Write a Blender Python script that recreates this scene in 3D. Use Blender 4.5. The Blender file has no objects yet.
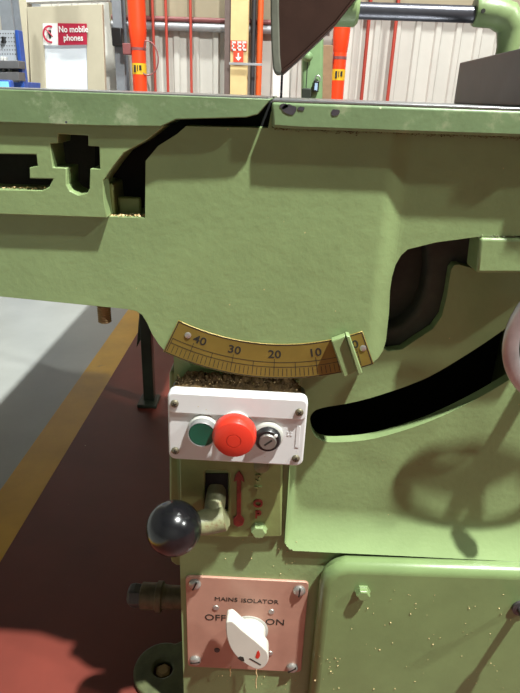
import bpy, bmesh, math, random
from mathutils import Vector, Matrix
random.seed(4)
S = bpy.context.scene
COL = S.collection
R = math.radians

# ------------------------------------------------------------------ camera
F, PITCH, ROLL, YAW, H = 575.0, R(23.63), R(2.05), R(0.985), 0.883
fwd = Vector((-math.sin(YAW) * math.cos(PITCH), math.cos(YAW) * math.cos(PITCH), -math.sin(PITCH)))
rt0 = Vector((math.cos(YAW), math.sin(YAW), 0))
up0 = rt0.cross(fwd)
RT = rt0 * math.cos(ROLL) + up0 * math.sin(ROLL)
UP = up0 * math.cos(ROLL) - rt0 * math.sin(ROLL)
cd = bpy.data.cameras.new('camera')
cam = bpy.data.objects.new('camera', cd)
COL.objects.link(cam)
cam.matrix_world = Matrix.Translation((0, 0, H)) @ Matrix((RT, UP, -fwd)).transposed().to_4x4()
cd.sensor_fit = 'VERTICAL'
cd.sensor_height = 36
cd.lens = 36 * F / 693
cd.clip_start = 0.01
S.camera = cam

# ------------------------------------------------------------------ world, lamps, exposure
w = bpy.data.worlds.new('hall')
S.world = w
w.use_nodes = True
bg = w.node_tree.nodes['Background']
bg.inputs[0].default_value = (0.93, 1.0, 1.0, 1)
bg.inputs[1].default_value = 0.13


def lamp(name, loc, power, size, col=(0.97, 1.0, 0.95), aim=None, spread=180):
    l = bpy.data.lights.new(name, 'AREA')
    l.shape = 'DISK'
    l.size = size
    l.energy = power
    l.color = col
    l.spread = R(spread)
    o = bpy.data.objects.new(name, l)
    COL.objects.link(o)
    o.location = loc
    d = (Vector(aim) - Vector(loc)) if aim else Vector((0, 0, -1))
    o.rotation_euler = d.to_track_quat('-Z', 'Y').to_euler()
    return o


lamp('high_bay_lamp', (1.86, -0.75, 6.0), 1150, 0.16, aim=(0, 0.6, 0.6))
lamp('high_bay_lamp', (6.0, -1.6, 6.0), 110, 0.3, aim=(0, 0.6, 0.6), spread=100)
lamp('high_bay_lamp', (-4.4, 2.4, 6.0), 50, 0.35, spread=66)
lamp('high_bay_lamp', (-1.5, 5.3, 6.0), 115, 0.4, aim=(-1.5, 6.9, 0), spread=90)
lamp('high_bay_lamp', (2.4, 5.3, 6.0), 115, 0.4, aim=(2.4, 6.9, 0), spread=90)
lamp('high_bay_lamp', (-4.5, 5.0, 6.0), 75, 0.4, aim=(-3.8, 6.9, 0), spread=90)
S.view_settings.view_transform = 'Standard'
S.view_settings.look = 'None'
S.view_settings.gamma = 1
S.view_settings.use_curve_mapping = False
S.view_settings.exposure = -0.18


# ------------------------------------------------------------------ pixel helpers
def W(x, y, Y):
    """point on the vertical plane at distance Y that pixel (x, y) looks at"""
    d = RT * ((x - 260) / F) + UP * ((346.5 - y) / F) + fwd
    p = d * (Y / d.y)
    p.z += H
    return p


def G(x, y, z=0.0):
    """point on the horizontal plane z"""
    d = RT * ((x - 260) / F) + UP * ((346.5 - y) / F) + fwd
    p = d * ((z - H) / d.z)
    p.z = z
    return p


def XZ(pts, Y):
    return [(W(x, y, Y).x, W(x, y, Y).z) for x, y in pts]


# ------------------------------------------------------------------ materials
def nd(t, kind, **kw):
    n = t.nodes.new(kind)
    for k, v in kw.items():
        if hasattr(n, k):
            setattr(n, k, v)
        else:
            n.inputs[k].default_value = v
    return n


def mat(name, col, rough=0.5, metal=0.0, var=0.12, scale=14, bump=0.0, bscale=180, chips=None,
        chip_col=(0.45, 0.36, 0.14), chip_size=0.05, dirt=None, coat=0.0, emit=None, alpha=None):
    m = bpy.data.materials.new(name)
    m.use_nodes = True
    t = m.node_tree
    b = t.nodes['Principled BSDF']
    b.inputs['Roughness'].default_value = rough
    b.inputs['Metallic'].default_value = metal
    b.inputs['Coat Weight'].default_value = coat
    tc = nd(t, 'ShaderNodeTexCoord')
    nz = nd(t, 'ShaderNodeTexNoise', Scale=scale, Detail=6.0, Roughness=0.6)
    t.links.new(tc.outputs['Object'], nz.inputs['Vector'])
    rp = nd(t, 'ShaderNodeValToRGB')
    rp.color_ramp.elements[0].position = 0.3
    rp.color_ramp.elements[1].position = 0.7
    rp.color_ramp.elements[0].color = tuple(c * (1 - var) for c in col) + (1,)
    rp.color_ramp.elements[1].color = tuple(min(1, c * (1 + var)) for c in col) + (1,)
    t.links.new(nz.outputs['Fac'], rp.inputs['Fac'])
    out = rp.outputs['Color']

    def mix(fac, c):
        nonlocal out
        mx = nd(t, 'ShaderNodeMix', data_type='RGBA')
        t.links.new(fac, mx.inputs[0])
        t.links.new(out, mx.inputs[6])
        mx.inputs[7].default_value = tuple(c) + (1,)
        out = mx.outputs[2]

    def thresh(src, a, c, mode='LINEAR'):
        r = nd(t, 'ShaderNodeMapRange')
        r.inputs[1].default_value = a
        r.inputs[2].default_value = c
        t.links.new(src, r.inputs[0])
        return r.outputs[0]
    if dirt:
        n2 = nd(t, 'ShaderNodeTexNoise', Scale=dirt[1], Detail=8.0, Roughness=0.7)
        t.links.new(tc.outputs['Object'], n2.inputs['Vector'])
        mix(thresh(n2.outputs['Fac'], dirt[2], dirt[2] + 0.12), dirt[0])
    if chips:
        v = nd(t, 'ShaderNodeTexVoronoi', Scale=chips)
        t.links.new(tc.outputs['Object'], v.inputs['Vector'])
        a = thresh(v.outputs['Distance'], chip_size + 0.02, chip_size)
        sp = nd(t, 'ShaderNodeSeparateColor')
        t.links.new(v.outputs['Color'], sp.inputs[0])
        c2 = thresh(sp.outputs[0], 0.62, 0.64)
        mu = nd(t, 'ShaderNodeMath', operation='MULTIPLY')
        t.links.new(a, mu.inputs[0])
        t.links.new(c2, mu.inputs[1])
        mix(mu.outputs[0], chip_col)
    t.links.new(out, b.inputs['Base Color'])
    if bump:
        n3 = nd(t, 'ShaderNodeTexNoise', Scale=bscale, Detail=5.0)
        n4 = nd(t, 'ShaderNodeTexNoise', Scale=bscale * 0.09, Detail=3.0)
        ad = nd(t, 'ShaderNodeMath', operation='MULTIPLY_ADD')
        t.links.new(tc.outputs['Object'], n3.inputs['Vector'])
        t.links.new(tc.outputs['Object'], n4.inputs['Vector'])
        t.links.new(n3.outputs['Fac'], ad.inputs[0])
        ad.inputs[1].default_value = 0.25
        t.links.new(n4.outputs['Fac'], ad.inputs[2])
        bp = nd(t, 'ShaderNodeBump', Strength=bump, Distance=0.004)
        t.links.new(ad.outputs[0], bp.inputs['Height'])
        t.links.new(bp.outputs['Normal'], b.inputs['Normal'])
    if emit:
        b.inputs['Emission Color'].default_value = tuple(emit[0]) + (1,)
        b.inputs['Emission Strength'].default_value = emit[1]
    if alpha:
        b.inputs['Transmission Weight'].default_value = alpha
    return m


DUST = (0.40, 0.31, 0.12)
GREEN = mat('green_machine_paint', (0.205, 0.28, 0.122), 0.36, var=0.10, scale=9, bump=0.3, bscale=160, chips=55, chip_size=0.028, chip_col=(0.5, 0.42, 0.2))
GREENW = mat('green_worn_edge_paint', (0.155, 0.23, 0.11), 0.42, var=0.12, scale=30, bump=0.2, bscale=200, dirt=((0.28, 0.33, 0.19), 30, 0.56), chips=60, chip_size=0.05, chip_col=(0.55, 0.55, 0.36))
GREENS = mat('green_scuffed_paint', (0.155, 0.23, 0.11), 0.4, var=0.12, scale=30, bump=0.2, bscale=200, dirt=((0.30, 0.36, 0.22), 24, 0.54), chips=60, chip_size=0.05, chip_col=(0.05, 0.05, 0.07))
GREEND = mat('green_dusty_paint', (0.18, 0.215, 0.075), 0.45, var=0.15, scale=22, bump=0.2, bscale=190, chips=70, chip_size=0.05, chip_col=DUST)
GREENC = mat('green_cover_paint', (0.165, 0.235, 0.095), 0.3, var=0.12, scale=12, bump=0.12, bscale=120)
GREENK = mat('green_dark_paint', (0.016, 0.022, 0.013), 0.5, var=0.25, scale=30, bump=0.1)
GREENB = mat('green_background_paint', (0.20, 0.33, 0.15), 0.45, var=0.08)
INNER = mat('dark_inside_casting', (0.045, 0.042, 0.03), 0.75, var=0.35, scale=25, bump=0.3)  # dark mottled brown for the inner castings
INNERB = mat('inside_shade_black', (0.008, 0.008, 0.008), 0.9, var=0.2)  # black stands in for the shade deep inside hollows
BRASS = mat('dull_brass', (0.20, 0.142, 0.028), 0.45, 0.3, var=0.14, scale=20, bump=0.03)
INK = mat('black_ink', (0.015, 0.014, 0.01), 0.6, var=0.1)
IRON = mat('bare_cast_iron', (0.32, 0.33, 0.34), 0.35, 0.8, var=0.2, scale=40)
FENCE = mat('grey_steel_fence', (0.075, 0.076, 0.08), 0.42, 0.35, var=0.15, scale=18, bump=0.05)
RODM = mat('dark_steel_rod', (0.11, 0.11, 0.13), 0.3, 0.7, var=0.1)
CHROME = mat('worn_chrome', (0.36, 0.36, 0.355), 0.35, 0.6, var=0.2, scale=30)
SCREW = mat('zinc_screw', (0.40, 0.39, 0.36), 0.38, 0.7, var=0.25, scale=90)
SCREWG = mat('bronze_screw', (0.17, 0.15, 0.10), 0.45, 0.6, var=0.25, scale=90)
WHITE = mat('white_plastic', (0.60, 0.60, 0.60), 0.35, var=0.04, scale=20, chips=120, chip_size=0.06, chip_col=(0.5, 0.38, 0.15))
GREYBOX = mat('grey_plastic_housing', (0.10, 0.105, 0.085), 0.5, var=0.15)
BTNG = mat('green_button_plastic', (0.005, 0.075, 0.045), 0.3, var=0.1)
BTNR = mat('red_button_plastic', (0.52, 0.03, 0.015), 0.32, var=0.08)
BTNRD = mat('red_button_groove', (0.40, 0.02, 0.01), 0.5, var=0.05)
BLACK = mat('black_plastic', (0.012, 0.012, 0.013), 0.35, var=0.2)
BALL = mat('black_phenolic_knob', (0.006, 0.006, 0.007), 0.2, var=0.3, scale=60, chips=140, chip_size=0.06, chip_col=(0.22, 0.2, 0.17))
CLEARB = mat('milky_button_ring', (0.42, 0.42, 0.38), 0.35, var=0.05)
PINK = mat('copper_pink_plate', (0.43, 0.235, 0.175), 0.4, 0.15, var=0.08, scale=25)
IVORY = mat('ivory_knob', (0.52, 0.50, 0.44), 0.3, var=0.06, dirt=((0.45, 0.33, 0.14), 40, 0.68))
REDP = mat('red_casting_paint', (0.17, 0.018, 0.012), 0.45, var=0.35, scale=120, bump=0.3, dirt=((0.17, 0.17, 0.06), 90, 0.60))
LEVER = mat('worn_lever_casting', (0.17, 0.175, 0.09), 0.5, var=0.4, scale=45, bump=0.4, dirt=((0.12, 0.045, 0.02), 50, 0.57))
PIPE = mat('grimy_conduit', (0.12, 0.095, 0.055), 0.55, 0.3, var=0.3, scale=60, bump=0.2)
CAP = mat('dark_conduit_cap', (0.05, 0.045, 0.045), 0.4, var=0.3)
RUST = mat('rusty_bolt', (0.30, 0.20, 0.09), 0.55, 0.5, var=0.3, scale=80)
GUARD = mat('brown_saw_guard', (0.036, 0.017, 0.012), 0.5, var=0.25, scale=15, bump=0.1)
GUARD.node_tree.nodes['Principled BSDF'].inputs['Specular IOR Level'].default_value = 0.15
GUARDE = mat('guard_edge_metal', (0.13, 0.13, 0.10), 0.5, 0.3, var=0.25, scale=30)
SDARK = mat('dark_sawdust', (0.11, 0.068, 0.026), 0.9, var=0.5, scale=160, bump=0.6, bscale=400)
SLIGHT = mat('pale_sawdust', (0.55, 0.40, 0.20), 0.9, var=0.35, scale=200)
ORANGE = mat('orange_duct', (0.85, 0.062, 0.012), 0.35, var=0.06)
REDPIPE = mat('red_pipe_paint', (0.42, 0.055, 0.035), 0.45, var=0.08)
MAROON = mat('maroon_pipe_paint', (0.22, 0.07, 0.07), 0.5, var=0.1)
GREYP = mat('grey_conduit', (0.36, 0.37, 0.39), 0.45, 0.4, var=0.1)
BLACKP = mat('charcoal_pipe', (0.05, 0.052, 0.06), 0.5, var=0.1)
CREAM = mat('cream_paint', (0.50, 0.45, 0.34), 0.5, var=0.05, scale=4)
COLM = mat('yellow_cream_column_paint', (0.66, 0.50, 0.24), 0.5, var=0.08, scale=6)
CLAD = mat('off_white_cladding', (0.56, 0.545, 0.50), 0.5, var=0.05, scale=3)
CLADB = mat('beige_upper_cladding', (0.33, 0.28, 0.19), 0.6, var=0.08, scale=3)
STEELC = mat('blue_grey_steel', (0.24, 0.26, 0.29), 0.5, 0.2, var=0.08)
SIGNR = mat('sign_red', (0.42, 0.018, 0.05), 0.45, var=0.04)
SIGNO = mat('sign_orange_red', (0.66, 0.06, 0.025), 0.45, var=0.04)
SIGNW = mat('sign_white', (0.80, 0.80, 0.78), 0.45, var=0.03)
YEL = mat('yellow_label', (0.75, 0.45, 0.02), 0.45, var=0.05)
BLUE = mat('blue_frame_paint', (0.025, 0.09, 0.42), 0.45, var=0.1)
PEG = mat('pale_grey_pegboard', (0.48, 0.52, 0.58), 0.5, var=0.06)
DARKSH = mat('dark_grey_tray', (0.13, 0.13, 0.14), 0.6, var=0.1)
SCREEN = mat('cyan_screen', (0.1, 0.3, 0.35), 0.3, var=0.25, scale=20, emit=((0.30, 0.75, 0.85), 0.8))
YPAINT = mat('yellow_floor_paint', (0.60, 0.33, 0.022), 0.42, var=0.15, scale=6, dirt=((0.25, 0.17, 0.05), 9, 0.64))
SKYGLASS = mat('glowing_frosted_pane', (0.78, 0.82, 0.86), 0.25, var=0.05, scale=3, emit=((0.75, 0.85, 1.0), 0.22))  # glow put in for daylight behind the glass
BROWNB = mat('brown_board', (0.28, 0.17, 0.09), 0.6, var=0.15)


# ------------------------------------------------------------------ object helpers
def obj(name, bm, m, parent=None, bevel=0, seg=3, smooth=True, angle=35, lim=30):
    """link a world-space bmesh as one mesh object whose origin is its own middle"""
    bm.verts.ensure_lookup_table()
    lo = Vector([min(v.co[i] for v in bm.verts) for i in range(3)])
    hi = Vector([max(v.co[i] for v in bm.verts) for i in range(3)])
    c = (lo + hi) / 2
    for v in bm.verts:
        v.co -= c
    bmesh.ops.recalc_face_normals(bm, faces=bm.faces)
    me = bpy.data.meshes.new(name)
    bm.to_mesh(me)
    bm.free()
    me.materials.append(m)
    o = bpy.data.objects.new(name, me)
    COL.objects.link(o)
    pw = Vector(parent['_w']) if parent else Vector()
    o.parent = parent
    o.location = c - pw
    o['_w'] = tuple(c)
    if smooth:
        for p in me.polygons:
            p.use_smooth = True
        me.set_sharp_from_angle(angle=R(angle))
    if bevel:
        md = o.modifiers.new('bevel', 'BEVEL')
        md.width = bevel
        md.segments = seg
        md.limit_method = 'ANGLE'
        md.angle_limit = R(lim)
        md.harden_normals = False
    return o


def thing(name, label, cat, loc, group=None):
    o = bpy.data.objects.new(name, None)
    o.empty_display_size = 0.05
    COL.objects.link(o)
    o.location = loc
    o['_w'] = tuple(loc)
    return tag(o, label, cat, group)


def tag(o, label=None, cat=None, group=None, kind=None):
    for k, v in (('label', label), ('category', cat), ('group', group), ('kind', kind)):
        if v:
            o[k] = v
    return o


def prism(bm, loops, Yf, Yb):
    """loops[0] outer, rest holes, all (x, z); extruded from Yf back to Yb"""
    flat = [p for l in loops for p in l]
    fv = [bm.verts.new((x, Yf, z)) for x, z in flat]
    bv = [bm.verts.new((x, Yb, z)) for x, z in flat]
    if len(loops) == 1:
        bm.faces.new(fv)
        bm.faces.new(bv[::-1])
    else:
        for vs in (fv, bv):
            ed = []
            k = 0
            for l in loops:
                n = len(l)
                ed += [bm.edges.new((vs[k + i], vs[k + (i + 1) % n])) for i in range(n)]
                k += n
            bmesh.ops.triangle_fill(bm, use_beauty=True, use_dissolve=False, edges=ed, normal=(0, -1, 0))
    k = 0
    for l in loops:
        n = len(l)
        for i in range(n):
            a, b = k + i, k + (i + 1) % n
            bm.faces.new((fv[a], fv[b], bv[b], bv[a]))
        k += n
    return bm


def PR(pts, Yf, Yb, holes=()):
    return prism(bmesh.new(), [XZ(pts, Yf)] + [XZ(h, Yf) for h in holes], Yf, Yb)


def box(x0, x1, y0, y1, z0, z1, bm=None):
    bm = bm or bmesh.new()
    return prism(bm, [[(x0, z0), (x1, z0), (x1, z1), (x0, z1)]], y0, y1)


def frame_axes(d):
    d = Vector(d).normalized()
    a = Vector((0, 0, 1)) if abs(d.z) < 0.9 else Vector((1, 0, 0))
    u = d.cross(a).normalized()
    return d, u, d.cross(u)


def tube(pts, rad, n=20, bm=None, caps=True, closed=False):
    """swept round tube through points; rad a number or one per point"""
    bm = bm or bmesh.new()
    pts = [Vector(p) for p in pts]
    if not isinstance(rad, (list, tuple)):
        rad = [rad] * len(pts)
    rings = []
    m = len(pts)
    prev = None
    for i, p in enumerate(pts):
        if closed:
            d = pts[(i + 1) % m] - pts[i - 1]
        else:
            d = pts[min(i + 1, m - 1)] - pts[max(i - 1, 0)]
        if d.length < 1e-9:
            d = prev
        d, u, v = frame_axes(d)
        if prev is not None:
            u = (pu - d * pu.dot(d)).normalized()
            v = d.cross(u)
        prev, pu = d, u
        rings.append([bm.verts.new(p + (u * math.cos(2 * math.pi * k / n) + v * math.sin(2 * math.pi * k / n)) * rad[i]) for k in range(n)])
    for i in range(m if closed else m - 1):
        A, B = rings[i], rings[(i + 1) % m]
        for k in range(n):
            bm.faces.new((A[k], A[(k + 1) % n], B[(k + 1) % n], B[k]))
    if caps and not closed:
        bm.faces.new(rings[0][::-1])
        bm.faces.new(rings[-1])
    return bm


def lathe(c, prof, axis=(0, -1, 0), n=32, bm=None, caps=True):
    """profile of (radius, distance along axis) from centre c"""
    bm = bm or bmesh.new()
    d, u, v = frame_axes(axis)
    c = Vector(c)
    rings = []
    for r, h in prof:
        if r < 1e-6:
            rings.append([bm.verts.new(c + d * h)])
        else:
            rings.append([bm.verts.new(c + d * h + (u * math.cos(2 * math.pi * k / n) + v * math.sin(2 * math.pi * k / n)) * r) for k in range(n)])
    for A, B in zip(rings, rings[1:]):
        for k in range(n):
            a = [A[k % len(A)], A[(k + 1) % len(A)], B[(k + 1) % len(B)], B[k % len(B)]]
            q = []
            for t in a:
                if t not in q:
                    q.append(t)
            if len(q) > 2:
                bm.faces.new(q)
    for Rg in (rings[0], rings[-1]):
        if caps and len(Rg) > 2:
            bm.faces.new(Rg)
    return bm


def text_bm(s, cx, cz, Y, size, ang=0.0, depth=0.0003, bold=0.0, sx=1.0):
    cu = bpy.data.curves.new('t', 'FONT')
    cu.body = s
    cu.align_x = 'CENTER'
    cu.align_y = 'CENTER'
    cu.size = 1.0
    cu.extrude = depth / size
    cu.offset = bold / size
    cu.resolution_u = 3
    o = bpy.data.objects.new('t', cu)
    COL.objects.link(o)
    bpy.context.view_layer.update()
    me = o.to_mesh()
    bm = bmesh.new()
    bm.from_mesh(me)
    o.to_mesh_clear()
    bpy.data.objects.remove(o)
    ca, sa = math.cos(ang), math.sin(ang)
    for v in bm.verts:
        x, y, z = v.co.x * sx * size, v.co.y * size, v.co.z * size
        v.co = Vector((cx + x * ca - y * sa, Y - z, cz + x * sa + y * ca))
    return bm


def text(name, s, cx, cz, Y, size, m, parent, **k):
    return obj(name, text_bm(s, cx, cz, Y, size, **k), m, parent, smooth=False)


def screw(c, r, parent, m=SCREW, cross=True, name='screw', ang=0.5):
    """pan-head screw facing the viewer with its slot as a sub-part"""
    c = Vector(c)
    o = obj(name, lathe(c, [(r, 0), (r, r * 0.3), (r * 0.82, r * 0.52), (r * 0.45, r * 0.66), (0, r * 0.70)], n=20), m, parent)
    bm = bmesh.new()
    for a in ((ang, ang + math.pi / 2) if cross else (ang,)):
        u, v = Vector((math.cos(a), 0, math.sin(a))), Vector((-math.sin(a), 0, math.cos(a)))
        L, t = r * (0.6 if cross else 0.85), r * 0.12
        q = [c + u * L * i + v * t * j for i, j in ((-1, -1), (1, -1), (1, 1), (-1, 1))]
        prism(bm, [[(p.x, p.z) for p in q]], c.y - r * 0.73, c.y - r * 0.3)
    obj('slot', bm, INK, o, smooth=False)
    return o


def hexbolt(c, r, h, m, parent, name='bolt', axis=(0, -1, 0)):
    return obj(name, lathe(c, [(r * 1.12, 0), (r * 1.12, h * 0.15), (r, h * 0.16), (r, h * 0.85), (r * 0.85, h)], axis, n=6), m, parent, smooth=False, bevel=r * 0.08, seg=2)


def slice_grid(bm, xs, zs):
    for x in xs:
        bmesh.ops.bisect_plane(bm, geom=bm.verts[:] + bm.edges[:] + bm.faces[:], plane_co=(x, 0, 0), plane_no=(1, 0, 0))
    for z in zs:
        bmesh.ops.bisect_plane(bm, geom=bm.verts[:] + bm.edges[:] + bm.faces[:], plane_co=(0, 0, z), plane_no=(0, 0, 1))


def smooth_loop(pts, n=4):
    out = []
    m = len(pts)
    for i in range(m):
        p0, p1, p2, p3 = (pts[(i + k) % m] for k in (-1, 0, 1, 2))
        for k in range(n):
            t = k / n
            out.append(tuple(0.5 * (2 * b + (c - a) * t + (2 * a - 5 * b + 4 * c - d) * t * t + (3 * b - a - 3 * c + d) * t ** 3) for a, b, c, d in zip(p0, p1, p2, p3)))
    return out


def sm(a, b, t):
    t = max(0, min(1, (t - a) / (b - a)))
    return t * t * (3 - 2 * t)


def lin(a, b, n):
    return [a + (b - a) * i / (n - 1) for i in range(n)]


def crumbs(spots, size, bm=None):
    """many small sawdust splinters: (x, y, z) spots"""
    bm = bm or bmesh.new()
    for p in spots:
        p = Vector(p)
        s = size * random.uniform(0.5, 1.4)
        vs = [bm.verts.new(p + Vector((random.uniform(-1, 1), random.uniform(-1, 1), random.uniform(-0.4, 1))) * s) for _ in range(4)]
        for i, j, k in ((0, 1, 2), (0, 1, 3), (0, 2, 3), (1, 2, 3)):
            bm.faces.new((vs[i], vs[j], vs[k]))
    return bm


# ------------------------------------------------------------------ the hall: floor and back wall
WY = 7.5
LX0, LX1 = -0.625, -0.525          # the yellow line
fm = mat('painted_concrete_floor', (0.135, 0.024, 0.015), 0.52, var=0.18, scale=5, bump=0.05, bscale=60, chips=25, chip_size=0.03, chip_col=(0.45, 0.30, 0.18))
gm = mat('grey_concrete_floor', (0.31, 0.32, 0.305), 0.35, var=0.10, scale=3.5, bump=0.04, bscale=40)
floor = tag(obj('floor', box(LX1, 7, -5, WY, -0.05, 0), fm, smooth=False), 'dark red painted workshop floor under the saw bench', kind='structure')
f2 = tag(obj('floor', box(-7, LX0, -5, WY, -0.05, 0), gm, smooth=False), 'pale grey concrete floor left of the yellow line', kind='structure')
tag(obj('floor_line', box(LX0, LX1, -5, WY, -0.05, 0.0006), YPAINT, smooth=False), 'worn yellow painted line between grey and red floor', 'floor marking')

HALL = mat('hall_wall_paint', (0.26, 0.26, 0.24), 0.6, var=0.06, scale=1.5)
tag(obj('wall_front', box(-7, 7, -5.2, -5, 0, 6.6), HALL, smooth=False), 'plain hall wall behind the viewer', kind='structure')
tag(obj('wall_left', box(-7.2, -7, -5.2, WY + 0.2, 0, 6.6), HALL, smooth=False), 'plain hall wall far to the left', kind='structure')
tag(obj('wall_right', box(7, 7.2, -5.2, WY + 0.2, 0, 6.6), HALL, smooth=False), 'plain hall wall far to the right', kind='structure')
tag(obj('ceiling', box(-7.2, 7.2, -5.2, WY + 0.2, 6.6, 6.7), mat('ceiling_paint', (0.12, 0.12, 0.12), 0.7), smooth=False), 'hall ceiling above the lamps', kind='structure')
wall = tag(obj('wall_back', box(-7, 7, WY + 0.06, WY + 0.2, 0, 6.5), CLADB, smooth=False), 'back wall of the workshop behind the cladding', kind='structure')
zsplit = W(200, 24, WY).z
P = 0.232
x = -4.9
while x < 6.0:
    bm = bmesh.new()
    prof = []
    for k in range(4):
        o_ = x + k * P
        prof += [(o_, 0.0), (o_ + P * 0.62, 0.0), (o_ + P * 0.70, -0.024), (o_ + P * 0.92, -0.024)]
    prof.append((x + 4 * P, 0.0))
    for (za, zb, m_) in ((0.05, 6.4, CLAD),):
        b2 = bmesh.new()
        A = [b2.verts.new((px, WY + 0.05 + dy, za)) for px, dy in prof]
        B = [b2.verts.new((px, WY + 0.05 + dy, zb)) for px, dy in prof]
        for i in range(len(prof) - 1):
            b2.faces.new((A[i], A[i + 1], B[i + 1], B[i]))
        o = obj('cladding_sheet', b2, m_, wall, smooth=False)
        so = o.modifiers.new('thick', 'SOLIDIFY')
        so.thickness = 0.004
    bm.free()
    x += 4 * P
# darker beige band of sheeting above the rail
for xa, xb in ((108, 229), (249, 300)):
    a, b = W(xa, 24, WY - 0.1), W(xb, 24, WY - 0.1)
    obj('upper_panel', box(a.x, b.x, WY - 0.02, WY + 0.01, zsplit, 3.4), CLADB, wall, bevel=0.005)


def vpipe(px_top, px_y, Y, r, m, name, label, z0=0.0, z1=3.0, cat='pipe', group=None):
    p = W(px_top, px_y, Y)
    o = obj(name, tube([(p.x, Y, z0), (p.x, Y, z1)], r, 16), m)
    return tag(o, label, cat, group)


for px, lab in ((154, 'thin red pipe right beside the orange duct with the wire loop'),
                (167, 'thin red pipe in the middle of the three by the left orange duct'),
                (191, 'thin red pipe farthest right of the three left of the cream column'),
                (366, 'thin red pipe just right of the orange duct behind the saw guard'),
                (393, 'thin red pipe on bare white cladding, rightmost of the red pipes')):
    vpipe(px, 50, WY - 0.12, 0.016 if px < 360 else 0.02, REDPIPE, 'red_pipe', lab, group='thin red pipes on the back wall')
vpipe(259.5, 50, WY - 0.16, 0.034, mat('orange_red_pipe', (0.75, 0.11, 0.02), 0.45), 'sprinkler_pipe', 'thicker orange red pipe between the charcoal pipe and the saw guard')
vpipe(253, 50, WY - 0.14, 0.026, BLACKP, 'charcoal_pipe', 'charcoal pipe beside the cream column')
# horizontal services
for y, r, m_, nm, lab in ((20.0, 0.026, MAROON, 'maroon_pipe', 'maroon horizontal pipe high on the back wall'),
                          (27.5, 0.042, GREYP, 'grey_trunking', 'grey horizontal conduit under the maroon pipe')):
    a = W(200, y, WY - 0.06)
    xa, xb = W(112, y, WY - 0.06).x, W(330, y, WY - 0.06).x
    tag(obj(nm, tube([(xa, WY - 0.06, a.z), (xb, WY - 0.06, a.z)], r, 14), m_), lab, 'pipe')
a = W(430, 3, WY - 0.04)
tag(obj('wall_rail', box(W(352, 3, WY).x, 4.5, WY - 0.08, WY + 0.005, a.z - 0.03, a.z + 0.12), CLADB, bevel=0.004), 'beige rail across the white cladding at the top right', 'rail')


# steel posts
def ibeam(px, wpx, Y, m, name, label, d=0.2):
    a, b = W(px - wpx / 2, 50, Y), W(px + wpx / 2, 50, Y)
    t = 0.016
    mid = (a.x + b.x) / 2
    loop = [(a.x, Y), (b.x, Y), (b.x, Y + t), (mid + t / 2, Y + t), (mid + t / 2, Y + d - t), (b.x, Y + d - t), (b.x, Y + d), (a.x, Y + d), (a.x, Y + d - t), (mid - t / 2, Y + d - t), (mid - t / 2, Y + t), (a.x, Y + t)]
    bm = bmesh.new()
    lo = [bm.verts.new((q[0], q[1], 0)) for q in loop]
    hi = [bm.verts.new((q[0], q[1], 3.4)) for q in loop]
    bm.faces.new(lo)
    bm.faces.new(hi)
    for i in range(12):
        bm.faces.new((lo[i], lo[(i + 1) % 12], hi[(i + 1) % 12], hi[i]))
    return tag(obj(name, bm, m, smooth=False), label, 'column')


ibeam(239, 17, WY - 0.36, COLM, 'steel_column', 'cream yellow steel column carrying the red fire sign')
ibeam(119, 9, WY - 0.34, STEELC, 'steel_post', 'grey steel post just left of the orange duct with the wire loop')
ibeam(227.5, 6, WY - 0.3, mat('maroon_grey_post', (0.14, 0.10, 0.09), 0.5), 'dark_post', 'dark brown post behind the left side of the cream column', d=0.17)
# clamp band over column and pipes
SY = WY - 0.40
a, b = W(229, 63.5, SY), W(262, 65, SY)
tag(obj('strap_bar', box(a.x, b.x, SY, SY + 0.015, a.z - 0.012, a.z + 0.012), GREYP, bevel=0.002), 'thin grey strap across the cream column under the fire sign', 'bracket')
# fire sign on the column
SY = WY - 0.375
t = thing('fire_sign', 'orange red fire sign with white arrow on the cream column', 'sign', W(238, 63, SY))
obj('board', PR([(230.6, 40.3), (247, 40.8), (246.6, 51), (243.3, 51), (243.2, 62.3), (233.3, 62), (233.4, 51), (230.8, 51)], SY, SY + 0.012), SIGNO, t, smooth=False)
for xx, s_ in ((233.8, '='), (239.3, '#'), (244.3, '=')):
    p = W(xx, 46, SY)
    bm = bmesh.new()
    wv, hv = 0.022, 0.045
    for k in range(3):
        box(p.x - wv, p.x + wv * (0.2 if k == 1 and s_ == '=' else 1), SY - 0.003, SY, p.z - hv + k * hv * 0.8, p.z - hv + k * hv * 0.8 + 0.018, bm)
    box(p.x - wv, p.x - wv + 0.012, SY - 0.003, SY, p.z - hv, p.z + hv * 0.8, bm)
    obj('pictogram', bm, SIGNW, t, smooth=False)
obj('arrow', PR([(237.6, 53), (239, 53), (239, 57), (241.4, 57), (238.4, 61), (235.4, 57), (237.6, 57)], SY - 0.003, SY), SIGNW, t, smooth=False)


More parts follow.
